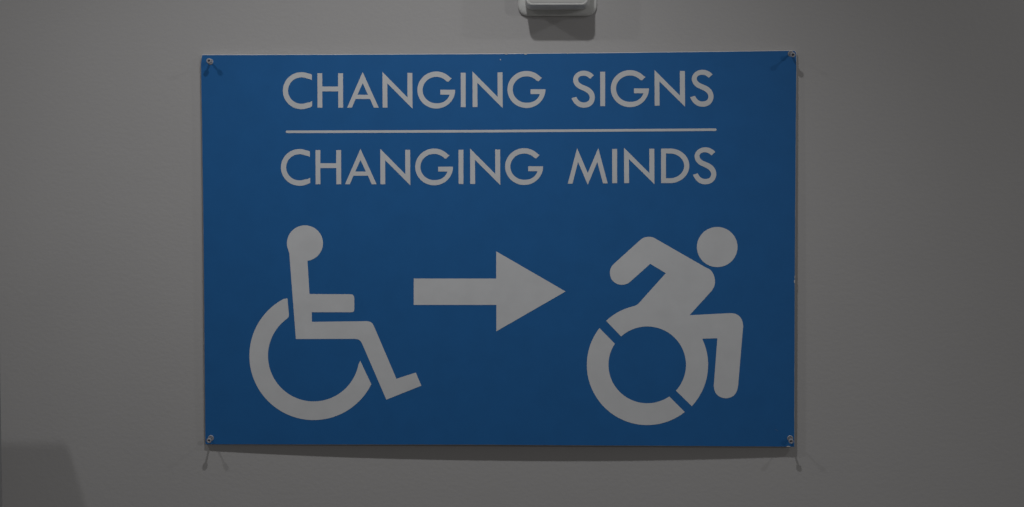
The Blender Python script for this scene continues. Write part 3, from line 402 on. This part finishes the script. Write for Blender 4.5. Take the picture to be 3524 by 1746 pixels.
# ------------------------------------------------------------------ the four fixing pins
def make_pin():
    root = empty('fixing_pin', (0, 0, 0))
    bm = bmesh.new()
    lathe(bm, [(0.0016, 0.0), (0.0046, 0.0), (0.0046, 0.0005), (0.0042, 0.0009), (0.0036, 0.0010), (0.0031, 0.0006), (0.0016, 0.0005)])
    link('washer', bm, M['steel'], root, True)
    bm = bmesh.new()
    lathe(bm, [(0.0, 0.0), (0.0016, 0.0), (0.0016, 0.0140), (0.0, 0.0140)], 20)
    link('shaft', bm, M['shaft'], root, True)
    bm = bmesh.new()
    lathe(bm, [(0.0, 0.0132), (0.0022, 0.0133), (0.0034, 0.0143), (0.0039, 0.0155), (0.0039, 0.0164), (0.0034, 0.0172),
               (0.0023, 0.0174), (0.0019, 0.0170), (0.0018, 0.0150), (0.0, 0.0150)])
    head = link('head', bm, M['steel'], root, True)
    bm = bmesh.new()  # dark disc painting the shade inside the hole of the head
    lathe(bm, [(0.0, 0.0160), (0.0010, 0.0159), (0.0017, 0.0156)], 20)
    link('socket_shade', bm, M['dark'], head, True)
    return root

def copy_tree(o):
    r = o.copy()
    C.objects.link(r)
    for ch in o.children:
        c = ch.copy()
        C.objects.link(c)
        c.parent = r
        for sub in ch.children:
            d = sub.copy()
            C.objects.link(d)
            d.parent = c
    return r

pin0 = make_pin()
PINS = [((-0.44314, -0.00650, 1.79258), (-0.44160, -0.02216, 1.79261), "steel pin in the sign's upper left corner"),
        ((0.44920, -0.00649, 1.79846), (0.44985, -0.02450, 1.79535), "steel pin in the sign's upper right corner"),
        ((-0.44876, -0.00635, 1.20657), (-0.44761, -0.02340, 1.20545), "steel pin in the sign's lower left corner"),
        ((0.45008, -0.00922, 1.21031), (0.44968, -0.02397, 1.20821), "steel pin in the sign's lower right corner")]
for i, (foot, head, label) in enumerate(PINS):
    p = pin0 if i == 0 else copy_tree(pin0)
    foot, head = Vector(foot), Vector(head)
    d_len = (head - foot).length
    d = (head - foot).normalized()
    p.rotation_euler = Vector((0, -1, 0)).rotation_difference(d).to_euler()
    p.location = foot
    p.scale = (1, d_len / 0.0158, 1)          # some are driven in less far
    tag(p, label, 'pin', 'pins fixing the sign to the wall')

# ------------------------------------------------------------------ the wall fixture above the sign
fix = tag(empty('wall_fixture', (0.0945, 0, 1.9320)),
          'white plastic box on the wall above the sign, cut off by the top edge', 'wall fixture')
fix.rotation_euler = (0, math.radians(0.45), 0)
HW, HH = 0.0603, 0.0735
def sec(y, ins, r, drop=0.0):
    return (-y, rounded_rect(-HW + ins, HW - ins, -HH + ins - drop, HH - ins - drop, r))
bm = bmesh.new()
loft(bm, [sec(0.0, 0.0016, 0.0145), sec(0.0022, 0.0016, 0.0145)])
link('backing_plate', bm, M['gap'], fix, True)
bm = bmesh.new()                                    # rounded flange against the wall
loft(bm, [sec(0.0014, 0.004, 0.013), sec(0.0014, 0.0003, 0.0157), sec(0.0022, 0.0, 0.0160), sec(0.0038, 0.0003, 0.0159), sec(0.0051, 0.0012, 0.0155),
          sec(0.0061, 0.0028, 0.0147), sec(0.0068, 0.0050, 0.0136), sec(0.0072, 0.0080, 0.0122), sec(0.0074, 0.0106, 0.0110),
          sec(0.0075, 0.0135, 0.0096)], cap=False)
link('flange', bm, M['housing'], fix, True)
BOX_DROP = 0.0019
bm = bmesh.new()                                    # the box standing out of it
loft(bm, [sec(0.0060, 0.0110, 0.0107, BOX_DROP), sec(0.0085, 0.0112, 0.0106, BOX_DROP), sec(0.0125, 0.0114, 0.0105, BOX_DROP), sec(0.0180, 0.0117, 0.0103, BOX_DROP), sec(0.0400, 0.0129, 0.0097, BOX_DROP),
          sec(0.0440, 0.0131, 0.0096, BOX_DROP), sec(0.0456, 0.0136, 0.0093, BOX_DROP), sec(0.0463, 0.0145, 0.0087, BOX_DROP), sec(0.0465, 0.0155, 0.0080, BOX_DROP),
          sec(0.0462, 0.0165, 0.0073, BOX_DROP), sec(0.0455, 0.0168, 0.0071, BOX_DROP)])
link('housing', bm, M['housing'], fix, True)
bm = bmesh.new()
loft(bm, [sec(0.0450, 0.0171, 0.0069, BOX_DROP), sec(0.0460, 0.0171, 0.0069, BOX_DROP), sec(0.0464, 0.0177, 0.0065, BOX_DROP)])
link('front_cover', bm, M['lens'], fix, True)

# ------------------------------------------------------------------ added stand at the left edge, invented to cast the shadow on the wall
st = tag(empty('shadow_caster', (-0.9792, -0.353, 0.0)),
         'added narrow grey stand on thin legs at the far left edge, made up to shade the wall', 'stand')
bm = bmesh.new()
box(bm, (-0.240, 0.140, 1.398), (0.240, 0.240, 1.414), 0.003)
link('top_board', bm, M['slate'], st)
for sx in (-1, 1):
    for y0 in (0.141, 0.226):
        bm = bmesh.new()
        xa, xb = sorted((sx * 0.226, sx * 0.239))
        box(bm, (xa, y0, 0.0), (xb, y0 + 0.013, 1.398), 0.0015)
        link('leg', bm, M['slate'], st)
